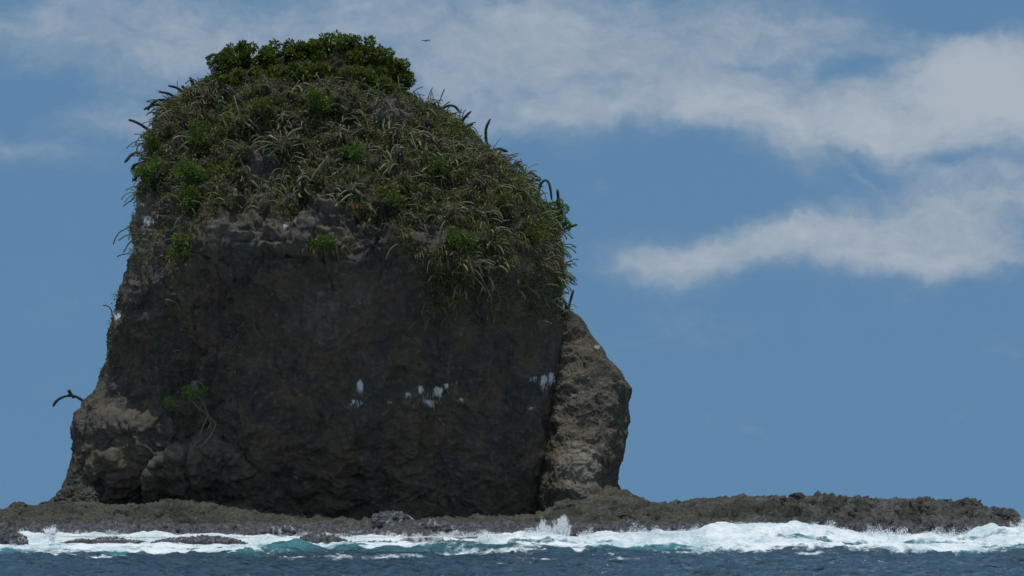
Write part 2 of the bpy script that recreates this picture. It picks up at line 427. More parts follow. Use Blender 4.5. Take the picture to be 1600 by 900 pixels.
def stack_disp(P, edge, isf):
    px, py = proj(P)
    sh = P.shape[:2]; q = P.reshape(-1, 3)
    e = edge[None, :]
    fr = isf[None, :]
    # large forms pushed towards or away from the viewer
    dy = np.zeros(sh)
    big = fbm(q * [1, 1, 0.8], 0.16, 2, 3).reshape(sh)
    dy += e * fr * 0.9 * big
    # left ledge: sloping shoulder
    zc1 = np.interp(px, [90, 120, 150, 175, 215, 245, 265, 300, 340], [655, 628, 606, 612, 622, 616, 628, 668, 705])
    A1 = np.interp(px, [95, 130, 170, 230, 262, 300, 340], [0.5, 1.2, 2.0, 1.9, 1.1, 0.3, 0]) * fr
    dd = (py - zc1)
    dy -= A1 * ss(dd, 0, 55) * (1 - 0.55 * ss(dd, 60, 190))
    # second, lower hump
    zc2 = np.interp(px, [224, 232, 238, 248, 268, 292, 315, 335, 352, 372, 400, 440], [800, 775, 742, 718, 704, 690, 672, 668, 682, 700, 735, 770])
    A2 = np.interp(px, [222, 232, 245, 345, 380, 440], [0, 0.7, 1.5, 1.3, 0.6, 0]) * fr
    dd = py - zc2
    dy -= A2 * ss(dd, -2, 16) * (1 - 0.6 * ss(dd, 20, 140))
    # the wall above the shoulder leans out over it
    dy += fr * 1.3 * ss(py, 430, 600) * (1 - ss(px, 300, 420)) * (1 - 0.6 * ss(py, 640, 760))
    # small lobe between
    zc3 = np.interp(px, [140, 150, 165, 190, 215], [735, 715, 700, 705, 740])
    A3 = np.interp(px, [138, 148, 190, 218], [0, 0.7, 0.6, 0]) * fr
    dd = py - zc3; dy -= A3 * ss(dd, 0, 14) * (1 - 0.8 * ss(dd, 20, 90))
    # hollow along the foot of the main wall
    dy += fr * 0.25 * ss(py, 640, 740) * ss(px, 380, 470) * (1 - ss(px, 840, 885))
    # grey slabs under the plants stand proud
    dy -= fr * 0.45 * ss(px, 318, 345) * (1 - ss(px, 470, 500)) * ss(py, 338, 350) * (1 - ss(py, 385, 402))
    # vertical ribs low on the wall
    rib = fbm(q * [1, 0.5, 0.16], 0.55, 3, 21).reshape(sh)
    dy += fr * e * 0.35 * rib * ss(py, 400, 520)
    # drooping lobe of soil with hanging plants
    dy -= fr * 0.9 * np.exp(-(((px - 715) / 75) ** 2 + ((py - 420) / 38) ** 2))
    P = P.copy(); P[..., 1] += dy
    n = grid_normals(P)
    q = P.reshape(-1, 3)
    warp = np.stack([fbm(q, 0.5, 2, 31), fbm(q, 0.5, 2, 32), fbm(q, 0.5, 2, 33)], -1) * 0.5
    qq = q + warp
    d = 0.34 * (ridge(qq * [1, 1, 0.7], 0.42, 3, 5) - 0.7) + 0.15 * (ridge(qq, 1.3, 4, 11, 0.62) - 0.6) + 0.045 * (ridge(q, 4.0, 3, 15, 0.6) - 0.5)
    blk = np.round(fbm(qq, 0.8, 2, 41) * 4) / 4
    d = d + 0.20 * blk
    cr = fbm(qq @ np.array([[.9, 0, .44], [0, 1, 0], [-.44, 0, .9]]) * [1, .6, .5], 0.30, 3, 45)
    d -= 0.13 * np.exp(-(cr / 0.025) ** 2)
    d = d.reshape(sh)
    am = np.where(fr > 0, 0.45 + 0.55 * e, 1.0)
    bump_ = np.abs(fbm(q + warp, 0.75, 3, 51)).reshape(sh)
    d += (1.0 * (bump_ - 0.25) * (0.25 + 0.75 * e) - 0.12 * (1 - e)) * (1 - ss(py, 330, 420))
    d *= 1 - 0.35 * fr * ss(py, 400, 440) * ss(px, 360, 420)
    P += n * (d * am)[..., None]
    return P


def gu(V, spots):
    px, py = proj(V); g = np.zeros(len(V))
    for (cx, cy, rx, ry, wt) in spots:
        ryy = np.where(py > cy, ry * 1.9, ry * 0.8)
        wob = 1 + 0.5 * np.sin(px * 0.9 + cy) * (py > cy)
        g = np.maximum(g, wt * np.exp(-(((px - cx) / rx) ** 2 * wob + ((py - cy) / ryy) ** 2) * 1.1))
    g[V[:, 1] > 106] = 0
    return g


GUANO = [(562, 601, 6, 10, 1.0), (556, 627, 14, 8, .62), (668, 618, 40, 22, .38), (845, 600, 26, 22, .36), (560, 618, 20, 22, .36), (657, 607, 7, 7, .95), (684, 610, 11, 9, 1.0), (698, 601, 6, 6, .8), (672, 628, 14, 7, .85), (637, 615, 9, 5, .7),
         (722, 624, 8, 4, .7), (714, 596, 3, 6, .6), (608, 628, 8, 4, .55), (835, 590, 9, 6, .65), (850, 592, 8, 12, .95), (861, 588, 7, 10, .95), (832, 637, 8, 3, .65), (690, 655, 10, 7, .5),
         (463, 745, 7, 5, .65), (231, 342, 9, 9, 1.0), (183, 490, 7, 7, 1.1), (222, 318, 12, 8, .6), (332, 381, 8, 4, .6), (446, 352, 9, 4, .75), (405, 262, 22, 10, .35)]
PALE = [(410, 262, 34, 40, .35), (390, 365, 75, 26, .25), (500, 325, 40, 30, .3), (600, 170, 50, 24, .4), (220, 330, 26, 40, .5), (560, 440, 70, 40, .22), (680, 362, 40, 26, .35),
        (190, 650, 80, 55, .15), (300, 700, 70, 30, .25), (510, 470, 50, 40, .2), (820, 395, 40, 30, .2)]


def stack_attr(V):
    px, py = proj(V)
    B = np.interp(px, [195, 230, 270, 300, 318, 350, 480, 540, 560, 610, 635, 660, 700, 740, 770, 795, 830, 860, 882, 900],
                  [300, 300, 320, 330, 335, 325, 325, 325, 345, 362, 400, 430, 455, 468, 462, 415, 405, 420, 440, 440])
    soil = ss(B + 14 * fbm(V, 0.6, 3, 7) - py, -10, 14)
    for (cx, cy, rx, ry) in [(412, 262, 30, 30), (602, 172, 40, 18), (505, 322, 34, 28), (672, 364, 34, 18), (228, 336, 18, 22)]:
        soil = soil * (1 - 0.8 * np.exp(-(((px - cx) / rx) ** 4 + ((py - cy) / ry) ** 4)))
    return {'guano': gu(V, GUANO), 'pale': gu(V, PALE), 'soil': soil}


left = [(108, 470), (113, 400), (118, 350), (126, 322), (140, 305), (155, 280), (175, 250), (200, 234), (230, 226), (250, 224), (280, 219), (310, 212), (340, 206), (352, 203), (370, 206),
        (400, 205), (425, 199), (450, 190), (480, 186), (495, 185), (505, 176), (520, 170), (545, 167), (560, 165), (575, 158), (590, 152), (610, 140), (625, 130), (640, 120), (652, 108), (665, 105), (678, 109),
        (690, 118), (712, 116), (725, 112), (745, 105), (762, 98), (775, 92), (788, 78), (820, 60)]
right = [(108, 520), (113, 570), (120, 605), (130, 622), (145, 632), (160, 640), (168, 650), (178, 680), (190, 705), (205, 728), (225, 750), (245, 775), (270, 805), (300, 835), (325, 858), (345, 872),
         (370, 880), (400, 880), (430, 876), (460, 871), (490, 873), (560, 876), (620, 874), (700, 876), (760, 884), (800, 892), (820, 900)]
front = [(95, 103.2), (125, 102), (150, 101), (200, 99), (250, 97.4), (300, 96.1), (340, 95.0), (375, 94.3), (410, 94.4), (450, 94.9), (520, 95.6), (600, 96.2), (700, 96.9), (780, 97.4), (830, 97.6)]
NL, NFR, NBK = 440, 560, 150
stack, SP = rock_mass('sea_stack', left, right, 105.0, front, 9.5, 108, 830, NL, NFR, NBK, 2.6, stack_disp, attrfn=stack_attr, inset=kinterp([(125, 0), (170, 8), (380, 10), (460, 0)]))
tag(stack, 'tall flat faced dark rock stack with a plant covered crown and white dropping stains', 'sea stack')


def side_disp(P, edge, isf):
    n = grid_normals(P); sh = P.shape[:2]; q = P.reshape(-1, 3)
    d = 0.30 * fbm(q, 0.35, 2, 61) + 0.16 * (ridge(q * [1, 1, 1.1], 0.55, 3, 62) - 0.8) + 0.06 * fbm(q, 1.6, 4, 66, 0.6) + 0.035 * (ridge(q, 4.2, 3, 69, 0.65) - 0.5)
    d += 0.26 * np.round(fbm(q @ np.array([[.8, 0, .6], [0, 1, 0], [-.6, 0, .8]]), 0.9, 2, 70) * 4) / 4
    am = np.where(isf[None] > 0, 0.4 + 0.6 * edge[None], 1.0)
    return P + n * (d.reshape(sh) * am)[..., None]


r_left = [(485, 872), (500, 862), (520, 850), (600, 838), (700, 826), (820, 812)]
r_right = [(484, 884), (490, 895), (500, 906), (515, 915), (535, 932), (548, 943), (565, 952), (578, 966), (595, 980), (607, 988), (618, 986), (650, 983), (680, 980), (700, 974), (725, 966), (745, 962), (758, 962), (766, 968), (772, 982), (780, 1000), (800, 1030), (820, 1050)]
r_front = [(488, 104.3), (530, 103.0), (570, 101.8), (605, 100.9), (650, 100.2), (690, 99.5), (720, 98.9), (750, 98.4), (775, 98.0), (820, 97.6)]
side, SP2 = rock_mass('rock_pinnacle', r_left, r_right, 105.5, r_front, 5, 485, 828, 300, 240, 60, 2.1, side_disp, mat=M_PINN,
                      attrfn=lambda V: {'guano': gu(V, [(932, 541, 8, 4, .7), (905, 700, 14, 10, .35)]), 'pale': gu(V, [(908, 718, 36, 36, 1.0), (900, 600, 60, 90, .25), (940, 620, 50, 50, .2)])})  # sunlit patch on the sloping base brightened in the rock colour
tag(side, 'lower sunlit brown rock leaning out behind the right edge of the big dark stack', 'rock')

# ------------------------------------------------------------------ reef shelf
top_line = kinterp([(-300, 800), (0, 797), (18, 791), (38, 790), (46, 796), (70, 789), (100, 787), (230, 789), (330, 789), (400, 801), (480, 809), (600, 812), (750, 812), (800, 807), (850, 801), (880, 786), (960, 780), (1000, 783), (1030, 787), (1060, 787),
                    (1100, 783), (1130, 779), (1150, 778), (1200, 781), (1235, 781), (1262, 779), (1290, 782), (1345, 785), (1380, 787), (1410, 789), (1440, 784), (1465, 784), (1490, 788), (1512, 786), (1530, 790), (1550, 797), (1580, 797), (1588, 802), (1604, 822), (1650, 850), (1800, 890), (2200, 930)])
xs = np.concatenate([np.linspace(-70, -29, 90)[:-1], np.linspace(-29, 29, 1150), np.linspace(29, 70, 90)[1:]])
ys = np.concatenate([np.linspace(87, 89.6, 24)[:-1], np.linspace(89.6, 95.6, 150), np.linspace(95.6, 122, 90)[1:]])
XX, YY = np.meshgrid(xs, ys)
pxr = CX + F * XX / 94.5
crest_h = CZ + (HY - top_line(pxr)) * 94.5 / F - 0.20
shore = 90.6 + 0.8 * np.sin(XX * 0.33) + 0.6 * np.sin(XX * 0.83 + 1.2) - 0.7 * ss(pxr, 560, 640) * (1 - ss(pxr, 680, 730))
t = (YY - shore) / (3.6 + 0.9 * np.sin(XX * 0.21 + 2))
q = np.stack([XX, YY * 0.8, XX * 0], -1).reshape(-1, 3)
rg = (ridge(q * [1, 1.2, 1] + 0.3 * np.stack([fbm(q, 1, 2, 1), fbm(q, 1, 2, 2), q[:, 2]], -1), 1.15, 5, 80, 0.68) - 0.9).reshape(XX.shape)
big = fbm(q, 0.22, 3, 84).reshape(XX.shape)
prof = 0.55 * ss(t, -0.35, 0.12) + 0.45 * ss(t, 0.1, 1.0)
base = crest_h * prof - 0.9 * (1 - ss(t, -0.5, 0.0)) - 3.5 * ss(YY, 112, 121)
terr = fbm(q, 0.35, 3, 87).reshape(XX.shape)
ZZ = base + 0.16 * terr * ss(t, -0.2, 0.3) + 0.12 * np.abs(fbm(q, 0.9, 3, 86)).reshape(XX.shape)
P3 = np.stack([XX + 0.25 * fbm(q, 0.8, 2, 91).reshape(XX.shape), YY, ZZ], -1)
q3 = P3.reshape(-1, 3)
n3 = np.cross(np.gradient(P3, axis=1), np.gradient(P3, axis=0)).reshape(-1, 3); n3 /= np.linalg.norm(n3, axis=1)[:, None]
wq = q3 + 0.35 * np.stack([fbm(q3, 0.9, 2, 92), fbm(q3, 0.9, 2, 93), fbm(q3, 0.9, 2, 94)], -1)
cal = 0.6 + 0.4 * ss(fbm(q3, 0.3, 2, 96), -0.35, 0.35)
jag = 1 + 0.7 * ss(CX + F * q3[:, 0] / q3[:, 1], 1180, 1300)
dn = 0.15 * (ridge(wq, 0.8, 3, 97, 0.6) - 0.8) * jag + 0.10 * cal * (ridge(wq, 2.3, 4, 98, 0.66) - 0.6) * jag + 0.10 * np.round(fbm(wq, 0.9, 2, 99) * 3) / 3 + 0.05 * (ridge(q3, 5.0, 3, 100, 0.65) - 0.5)
V = q3 + n3 * dn[:, None]
wet = 1 - ss(V[:, 2], 1.0, 1.6)
wet = np.maximum(wet, 0.45 * ss(CX + F * V[:, 0] / V[:, 1], 1080, 1200))
reef = mesh_obj('reef_shelf', V, grid_quads(len(ys), len(xs)), M_REEF, attrs={'wet': wet, 'wash': (1 - ss(V[:, 2], 0.7, 1.4)) * np.interp(CX + F * V[:, 0] / V[:, 1], [0, 60, 200, 230, 390, 420, 560, 720, 760], [.75, .75, .75, .45, .45, .7, .7, .8, .35])})
tag(reef, kind='structure')


# ------------------------------------------------------------------ boulders and wave-washed rocks
def lump(name, c, r, seed, mat, rough=0.3, n=(60, 90), attrs=None, wash=0.0):
    th = np.linspace(0.02, math.pi - 0.02, n[0])[:, None]; ph = np.linspace(0, 2 * math.pi, n[1], endpoint=False)[None]
    D = np.stack([np.sin(th) * np.cos(ph), np.sin(th) * np.sin(ph), np.cos(th) * np.ones_like(ph)], -1)
    Dp = np.sign(D) * np.abs(D) ** 0.85
    P = Dp * np.array(r)
    q = (P + np.array([seed * 3.7, seed * 1.3, seed])).reshape(-1, 3); s = min(r)
    d = (rough * s * (ridge(q, 0.8 / s, 5, seed % 7, 0.66) - 0.9) + rough * 0.8 * s * fbm(q, 0.3 / s, 2, 3)).reshape(D.shape[:2])
    P = P + D * d[..., None]
    V = P.reshape(-1, 3)
    o = mesh_obj(name, V, grid_quads(n[0], n[1], True), mat, attrs={'wet': np.full(len(V), attrs if attrs is not None else 0.3), 'wash': wash + 0.35 * (V[:, 2] < 0) * (wash > 0)})
    o.location = c; return o


def at_px(px, py, Y): return Vector(W(px, py, Y))


BOULD = [  # px0, px1, py_top, py_bottom, Y, wet, name, label
    (1236, 1262, 773, 790, 94.6, .2, 'rounded dark boulder, highest bump on the reef skyline right of the stack'),
    (1316, 1336, 782, 803, 93.6, .2, 'upright dark block standing in the reef right of the rounded skyline boulder'),
    (1500, 1524, 782, 800, 94.6, .3, 'small peaked rock on the reef skyline near the right edge'),
    (1434, 1470, 783, 798, 94.8, .3, 'low broad rock on the reef skyline left of the small peaked one'),
    (1540, 1590, 796, 815, 94.0, .5, 'flat rock ending the reef beside the splash at the right edge'),
    (16, 42, 788, 806, 94.4, .4, 'rounded rock on the reef skyline near the left edge'),
    (62, 78, 786, 796, 94.6, .3, 'little rock on the skyline between the left edge rock and the stack'),
    (33, 58, 813, 829, 92.5, .8, 'square dark wet rock at the foam line near the left edge'),
    (250, 272, 781, 794, 94.6, .2, 'round boulder resting against the foot of the dark wall below the shrub'),
    (90, 150, 764, 795, 95.8, .1, 'olive mound at the left foot of the stack'),
    (585, 640, 803, 828, 92.2, .8, 'jagged dark outcrop of reef with foam in front below the stack'),
    (650, 705, 816, 840, 91.0, 1., 'jagged wet rock streaked by water right of the jagged outcrop'),
    (408, 464, 824, 842, 90.2, 1., 'rounded wet mound with water pouring off, in front of the middle of the reef'),
    (128, 190, 812, 830, 91.6, .9, 'low wet outcrop between foam streaks below the left foot of the stack'),
    (305, 345, 775 + 16, 806, 94.2, .2, 'low olive rock on the reef at the foot of the lower hump'),
    (868, 960, 786, 806, 94.6, .1, 'pale topped ledge of the reef below the sunlit pinnacle'),
]
for i, (a, b, t0, t1, Y, wt, lab) in enumerate(BOULD):
    x0, _, z1 = W(a, t0, Y); x1, _, z0 = W(b, t1, Y)
    rx = (x1 - x0) / 2; rz = (z1 - z0) / 2 * 1.25
    o = lump('boulder', ((x0 + x1) / 2, Y + rx * 0.3, z1 - rz), (rx, max(0.45, rx * 0.7), rz), i + 3, M_DARKROCK if i < 2 else M_REEF, 0.34, (60, 90), wt, 0.55 if t1 > 826 else 0.0)
    tag(o, lab, 'rock', 'rocks on the reef')
LEDGES = [(88, 236, 841, 855, 87.6, 'long flat wet ledge awash in foam, leftmost of the row of surf ledges'),
          (234, 384, 839, 856, 87.3, 'long wet ledge with a raised middle, second from left in the surf'),
          (454, 560, 839, 862, 86.6, 'wet ledge with a hump at its left end behind the turquoise wave'),
          (545, 662, 846, 861, 86.9, 'flat wet ledge awash right of the humped ledge behind the turquoise wave'),
          (655, 764, 844, 854, 88.0, 'thin dark ledge with foam before and behind it, rightmost surf ledge'),
          (410, 447, 848, 855, 87.0, 'very small flat rock in foam between two long surf ledges'),
          (-20, 40, 826, 864, 86.2, 'dark rock streaming with foam at the left edge'),
          (15, 34, 840, 866, 85.0, 'little rock nearly buried in foam near the left edge'),
          (160, 192, 855, 864, 84.6, 'tiny rock just breaking the foam before the leftmost ledge'),
          (238, 312, 855, 867, 84.4, 'low streaked rock showing through thin foam before the second ledge')]
for i, (a, b, t0, t1, Y, lab) in enumerate(LEDGES):
    x0, _, z1 = W(a, t0, Y); x1, _, z0 = W(b, t1, Y)
    rx = (x1 - x0) / 2; rz = (z1 - z0) / 2 * 1.5
    o = lump('surf_rock', ((x0 + x1) / 2, Y, z1 - rz - 0.10), (rx, min(1.2, max(0.4, rx * 0.5)), rz), i + 40, M_REEF, 0.40 if rx > 1 else 0.35, (60, 170), 1.0, 0.62 if b < 40 or t0 > 854 else 0.40)
    tag(o, lab, 'rock', 'rocks in the surf')

# ------------------------------------------------------------------ sea
xs = np.concatenate([[-9000, -2500, -800, -300, -140, -80, -50], np.linspace(-32, 32, 1000), [50, 80, 140, 300, 800, 2500, 9000]])
ys = np.concatenate([[-3000, -600, -100, 0, 25, 38], np.linspace(46, 74, 190), np.linspace(74, 94, 240)[1:], [96, 100, 110, 125, 150, 250, 600, 2000, 8000, 30000]])
XX, YY = np.meshgrid(xs, ys)
px = CX + F * XX / 84
Yf = np.interp(px, [0, 100, 160, 300, 400, 440, 520, 640, 700, 780, 860, 920, 980, 1060, 1150, 1220, 1300, 1480, 1540, 1600],
               [79.8, 80.6, 79.2, 80.2, 79.8, 82.8, 84.2, 83.5, 83.6, 83.2, 82.2, 82.6, 84.0, 83.0, 80.6, 79.0, 78.2, 78.4, 79.4, 80.0])
Yf = Yf + 0.9 * fbm(np.stack([XX, XX * 0, XX * 0], -1).reshape(-1, 3), 0.35, 4, 170).reshape(XX.shape)
Yf = Yf - 0.5 * (1 - ss(px, 380, 440))
H = np.interp(px, [0, 60, 100, 200, 400, 600, 740, 800, 850, 900, 960, 1020, 1100, 1160, 1250, 1300, 1350, 1400, 1450, 1500, 1560, 1600],
              [.80, .80, .78, .74, .74, .74, .78, .84, .90, .72, .84, .92, .92, 1.22, 1.16, 1.06, .90, .80, .86, .74, .92, 1.2])
fine = ss(YY, 40, 47) * (1 - ss(YY, 94, 98)) * (1 - ss(np.abs(XX), 31, 40))
q = np.stack([XX, YY, XX * 0], -1).reshape(-1, 3)
R = lambda a: a.reshape(XX.shape)
surf = ss(YY - Yf, 0, 7.5)
Hn = H * (1 + 0.22 * R(fbm(q * [1, 0.15, 1], 0.5, 3, 100)))
lf = 1 - ss(px, 720, 830)                                  # left of here the surf is low and spent among the ledges
plat = 0.42 * (1 - lf) + 0.40 * lf
c0 = 84.5 + lf * 3.7; c1 = 88.3 + lf * 0.9
z = Hn * (plat * ss(YY - Yf, -1.0, 1.4) + (1 - plat) * ss(YY, c0, c1)) * (1 - 0.30 * ss(YY, 90.0, 92.5)) * (1 - ss(YY, 94, 98))
infoam = ss(YY - Yf, -0.4, 0.6)
z += infoam * fine * (1 - 0.45 * lf) * (0.12 * R(ridge(q, 0.7, 3, 105, 0.5) - 0.9) + 0.04 * R(fbm(q, 5, 3, 107)))
# unbroken swell with a teal face in the middle
sw = np.interp(px, [360, 430, 480, 560, 640, 720, 800, 900, 1000, 1100, 1500], [0, .35, .55, .40, .30, .42, .46, .36, .25, .18, .1])
z += sw * np.exp(-((YY - (Yf - 1.3)) / 1.7) ** 2) * (1 + 0.3 * R(fbm(q, 0.6, 2, 110)))
# wind chop
far = (1 - 0.5 * infoam) * fine
z += far * (0.22 * R(fbm(q * [0.7, 1.3, 1], 0.33, 3, 120)) + 0.13 * R(ridge(q * [0.75, 1.1, 1] + 0.3 * R(fbm(q, .7, 2, 5)).reshape(-1, 1), 0.75, 4, 125, 0.55) - 0.9))
z += 0.05 * np.sin(YY * 0.9 + 0.6 * np.sin(XX * 0.3)) * fine
foam = 0.26 * ss(YY - Yf, -3.2, -0.6) + (0.10 + 0.2 * lf) * ss(YY - Yf, -0.9, 0.1) + 0.50 * ss(YY - Yf, -0.2, 0.8)
blue = R(fbm(q * [0.3, 1.0, 1], 0.55, 4, 130))
foam = foam - 0.42 * ss(blue, 0.0, 0.5) * (1 - ss(YY, 86.5, 88))
foam += 0.3 * ss(YY, 86.5, 88)
foam -= lf * infoam * 0.5 * ss(R(fbm(q * [0.45, 1.3, 1], 0.8, 4, 131)), 0.0, 0.5)
# loose foam streaks floating outside the break
st = R(fbm(q * [0.35, 1.0, 1], 0.55, 4, 135))
foam += 0.50 * ss(st, 0.05, 0.6) * (1 - infoam) * np.interp(px, [0, 380, 440, 800, 1000, 1600], [0.1, 0.35, 1, 1, .75, .75]) * ss(YY, 60, 72)
foam += 0.22 * ss(R(ridge(q, 1.1, 3, 140)), 1.25, 1.7) * (1 - infoam)
teal = np.interp(px, [0, 380, 430, 600, 800, 1000, 1300, 1600], [.0, .2, 1, .8, .5, .2, .05, .1]) * np.exp(-((YY - Yf + 1.2) / 2.2) ** 2) + infoam * 0.98
foam += 0.42 * np.exp(-((YY - Yf + 1.5) / 1.4) ** 2) * ss(R(fbm(q * [0.6, 1.4, 1], 0.8, 4, 137)), -0.1, 0.5)
shelf = (1 - ss(YY, 96, 112)) * (1 - ss(np.abs(XX), 34, 60))
foam = foam * shelf * ss(YY, 44, 50); teal = teal * shelf
wV = np.stack([XX + fine * 0.08 * R(fbm(q, 1.5, 2, 150)), YY, z], -1).reshape(-1, 3)
sea = mesh_obj('sea', wV, grid_quads(len(ys), len(xs)), M_SEA, attrs={'foam': foam.ravel(), 'teal': teal.ravel()})
tag(sea, kind='structure')


# ------------------------------------------------------------------ spray
def flecks(name, C, size, mat):
    N = len(C); r = RNG.normal(size=(N, 4, 3)); r /= np.linalg.norm(r, axis=2)[..., None]
    V = C[:, None] + r * size[:, None, None]
    i = np.arange(N)[:, None] * 4
    T = np.concatenate([i + np.array([[0, 1, 2]]), i + [[0, 2, 3]], i + [[0, 3, 1]], i + [[1, 3, 2]]])
    return mesh_obj(name, V.reshape(-1, 3), T, mat, smooth=False)


pts = []; sz = []
xr_ = np.linspace(-24, 24, 1600)
pxx = CX + F * xr_ / 88
Hc = np.interp(pxx, CX + F * XX[0] / 84, H[0])
jet = fbm(np.stack([xr_, xr_ * 0, xr_ * 0], -1), 1.1, 5, 160, 0.75)
for x, hc, j, p_ in zip(xr_, Hc, jet, pxx):
    k = np.interp(p_, [-50, 0, 300, 700, 820, 1000, 1700], [.3, .25, .2, .25, 1, 1.1, 1.2])
    hj = max(0.03, (j + 0.25) * 0.38) * k
    n = int(22 * k) + 3
    hh = RNG.random(n) ** 1.8 * hj
    for h_ in hh:
        pts.append((x + RNG.normal() * 0.05 + 0.2 * h_, 88.2 + RNG.normal() * 0.35, hc * 0.98 - 0.06 + h_)); sz.append(0.012 + 0.03 * RNG.random() * (1 - h_ / (hj + 0.05) * 0.6))
for (pa, pb, Y, n) in ((1020, 1600, 86.0, 1500), (0, 380, 86.5, 500)):
    for _ in range(n):
        p_ = RNG.uniform(pa, pb); x, _, _z = W(p_, 800, Y)
        pts.append((x, Y + RNG.normal() * 1.0, np.interp(p_, CX + F * XX[0] / 84, H[0]) * 0.75 + abs(RNG.normal()) * 0.12)); sz.append(RNG.uniform(0.01, 0.03))
o = flecks('sea_spray', np.array(pts), np.array(sz), M_SPRAY)
tag(o, 'white spray and froth thrown up along the crest of the breaking surf', 'spray', kind='stuff')


def plume(base_px, base_py, top_py, wpx, Y, n, lean, lab, seed):
    rg_ = np.random.default_rng(seed); P = []; S = []
    nj = 26
    js = [(rg_.normal() * 0.45, rg_.uniform(0.45, 1.0), rg_.normal() * 0.25) for _ in range(nj)]
    for k in range(n):
        a, hgt, ln = js[rg_.integers(nj)]
        t = rg_.random() ** 1.3
        hgt *= max(0.25, 1 - 0.5 * abs(a))
        s = 0.10 + 0.25 * t
        p_ = base_px + wpx * (a * (0.55 + 0.25 * t) + ln * t * 0.5 + lean * t) + rg_.normal() * wpx * s * 0.22
        q_ = base_py + (top_py - base_py) * (t * hgt) + rg_.normal() * 0.9
        P.append(W(p_, q_, Y + rg_.normal() * 0.25)); S.append(rg_.uniform(0.012, 0.05) * (1.15 - 0.75 * t))
    o = flecks('splash', np.array(P), np.array(S), M_SPRAY)
    tag(o, lab, 'splash', kind='stuff')


plume(877, 842, 800, 24, 88.6, 11000, 0.15, 'tallest white splash bursting against the reef below the pinnacle', 5)
plume(850, 842, 806, 16, 88.6, 5200, -0.1, 'smaller white splash just left of the tallest one', 6)
plume(1602, 838, 796, 30, 88.5, 5000, 0.1, 'white splash at the right edge of the reef', 7)
plume(1170, 830, 812, 30, 88.4, 1800, 0, 'low ragged spray on the highest breaker right of the pinnacle', 8)
plume(1270, 830, 814, 24, 88.4, 1300, 0, 'low spray on the breaker below the rounded skyline boulder', 9)
plume(760, 840, 826, 16, 89, 900, 0, 'small curl of spray where the thin surf ledge ends', 10)
plume(80, 832, 818, 18, 89, 900, 0, 'small splash against the wet rocks at the far left', 11)

# ------------------------------------------------------------------ plants
SN = grid_normals(SP)
fpx, fpy = proj(SP)


def snoise(px, py, sc, s): return fbm(np.stack([px, py, px * 0], -1).reshape(-1, 3), sc, 3, s).reshape(px.shape)


BARE = [(412, 262, 30, 30), (602, 172, 40, 18), (505, 322, 34, 28), (672, 364, 34, 18), (228, 336, 18, 22), (390, 300, 34, 12), (360, 240, 10, 10)]


def density(px, py, nz):
    B = np.interp(px, [195, 230, 270, 300, 318, 350, 480, 540, 560, 610, 635, 660, 700, 740, 770, 795, 830, 860, 882, 900],
                  [400, 415, 425, 400, 345, 335, 338, 335, 350, 362, 400, 430, 455, 468, 462, 415, 405, 420, 450, 450])
    B = B + 22 * snoise(px, py, 0.03, 7)
    d = ss(B - py, -6, 14)
    for (cx, cy, rx, ry) in BARE:
        d = d * (1 - 0.9 * np.exp(-(((px - cx) / rx) ** 4 + ((py - cy) / ry) ** 4)))
    crown = ss(px, 335, 350) * (1 - ss(px, 600, 640)) * (1 - ss(py, 112, 132))
    d = d * (1 - 0.9 * crown)
    left_ = (1 - ss(px, 300, 330)) * ss(py, 290, 320)
    d = d * (1 - 0.72 * left_)
    patch = ss(snoise(px, py, 0.045, 9), -0.22, 0.22)
    d = d * (0.16 + 0.84 * patch)
    # sparse hanging plants lower on the right of the wall
    low = 0.28 * ss(px, 640, 700) * ss(py, 380, 420) * (1 - ss(py, 470, 530)) * (1 - ss(px, 860, 900))
    tr = 0.05 * (1 - ss(py, 560, 640))
    return np.maximum(d, np.maximum(low, tr * ss(snoise(px, py, 0.02, 12), 0.1, 0.4)))


# quad areas of the stack for scattering
A_ = np.linalg.norm(np.cross(np.roll(SP, -1, 1)[:-1] - SP[:-1], SP[1:] - SP[:-1]), axis=-1)
DEN = density(fpx[:-1], fpy[:-1], SN[:-1, :, 2])
backside = SP[:-1, :, 1] > 105.5


def scatter(n, extra=None, back=0.35, pw=1.0):
    p = A_ * DEN ** pw * np.where(backside, back, 1.0)
    if extra is not None: p = p * extra
    p = p.ravel() / p.sum()
    k = RNG.choice(p.size, n, p=p); r = k // A_.shape[1]; c = k % A_.shape[1]; c2 = (c + 1) % A_.shape[1]
    a = RNG.random((n, 1)); b = RNG.random((n, 1))
    P = SP[r, c] * (1 - a) * (1 - b) + SP[r, c2] * a * (1 - b) + SP[r + 1, c] * (1 - a) * b + SP[r + 1, c2] * a * b
    return P, SN[r, c]


def norm(a): return a / np.maximum(np.linalg.norm(a, axis=-1, keepdims=True), 1e-9)


def leaves(C, D, size, seed=0):
    """small rhombic leaves; C centres, D directions"""
    N = len(C); r = norm(np.cross(D, RNG.normal(size=(N, 3)))); L = size[:, None]
    V = np.stack([C, C + D * L * 0.5 + r * L * 0.3, C + D * L, C + D * L * 0.5 - r * L * 0.3], 1)
    Q = np.arange(N * 4).reshape(N, 4)
    return V.reshape(-1, 3), Q, np.repeat(RNG.random(N), 4)


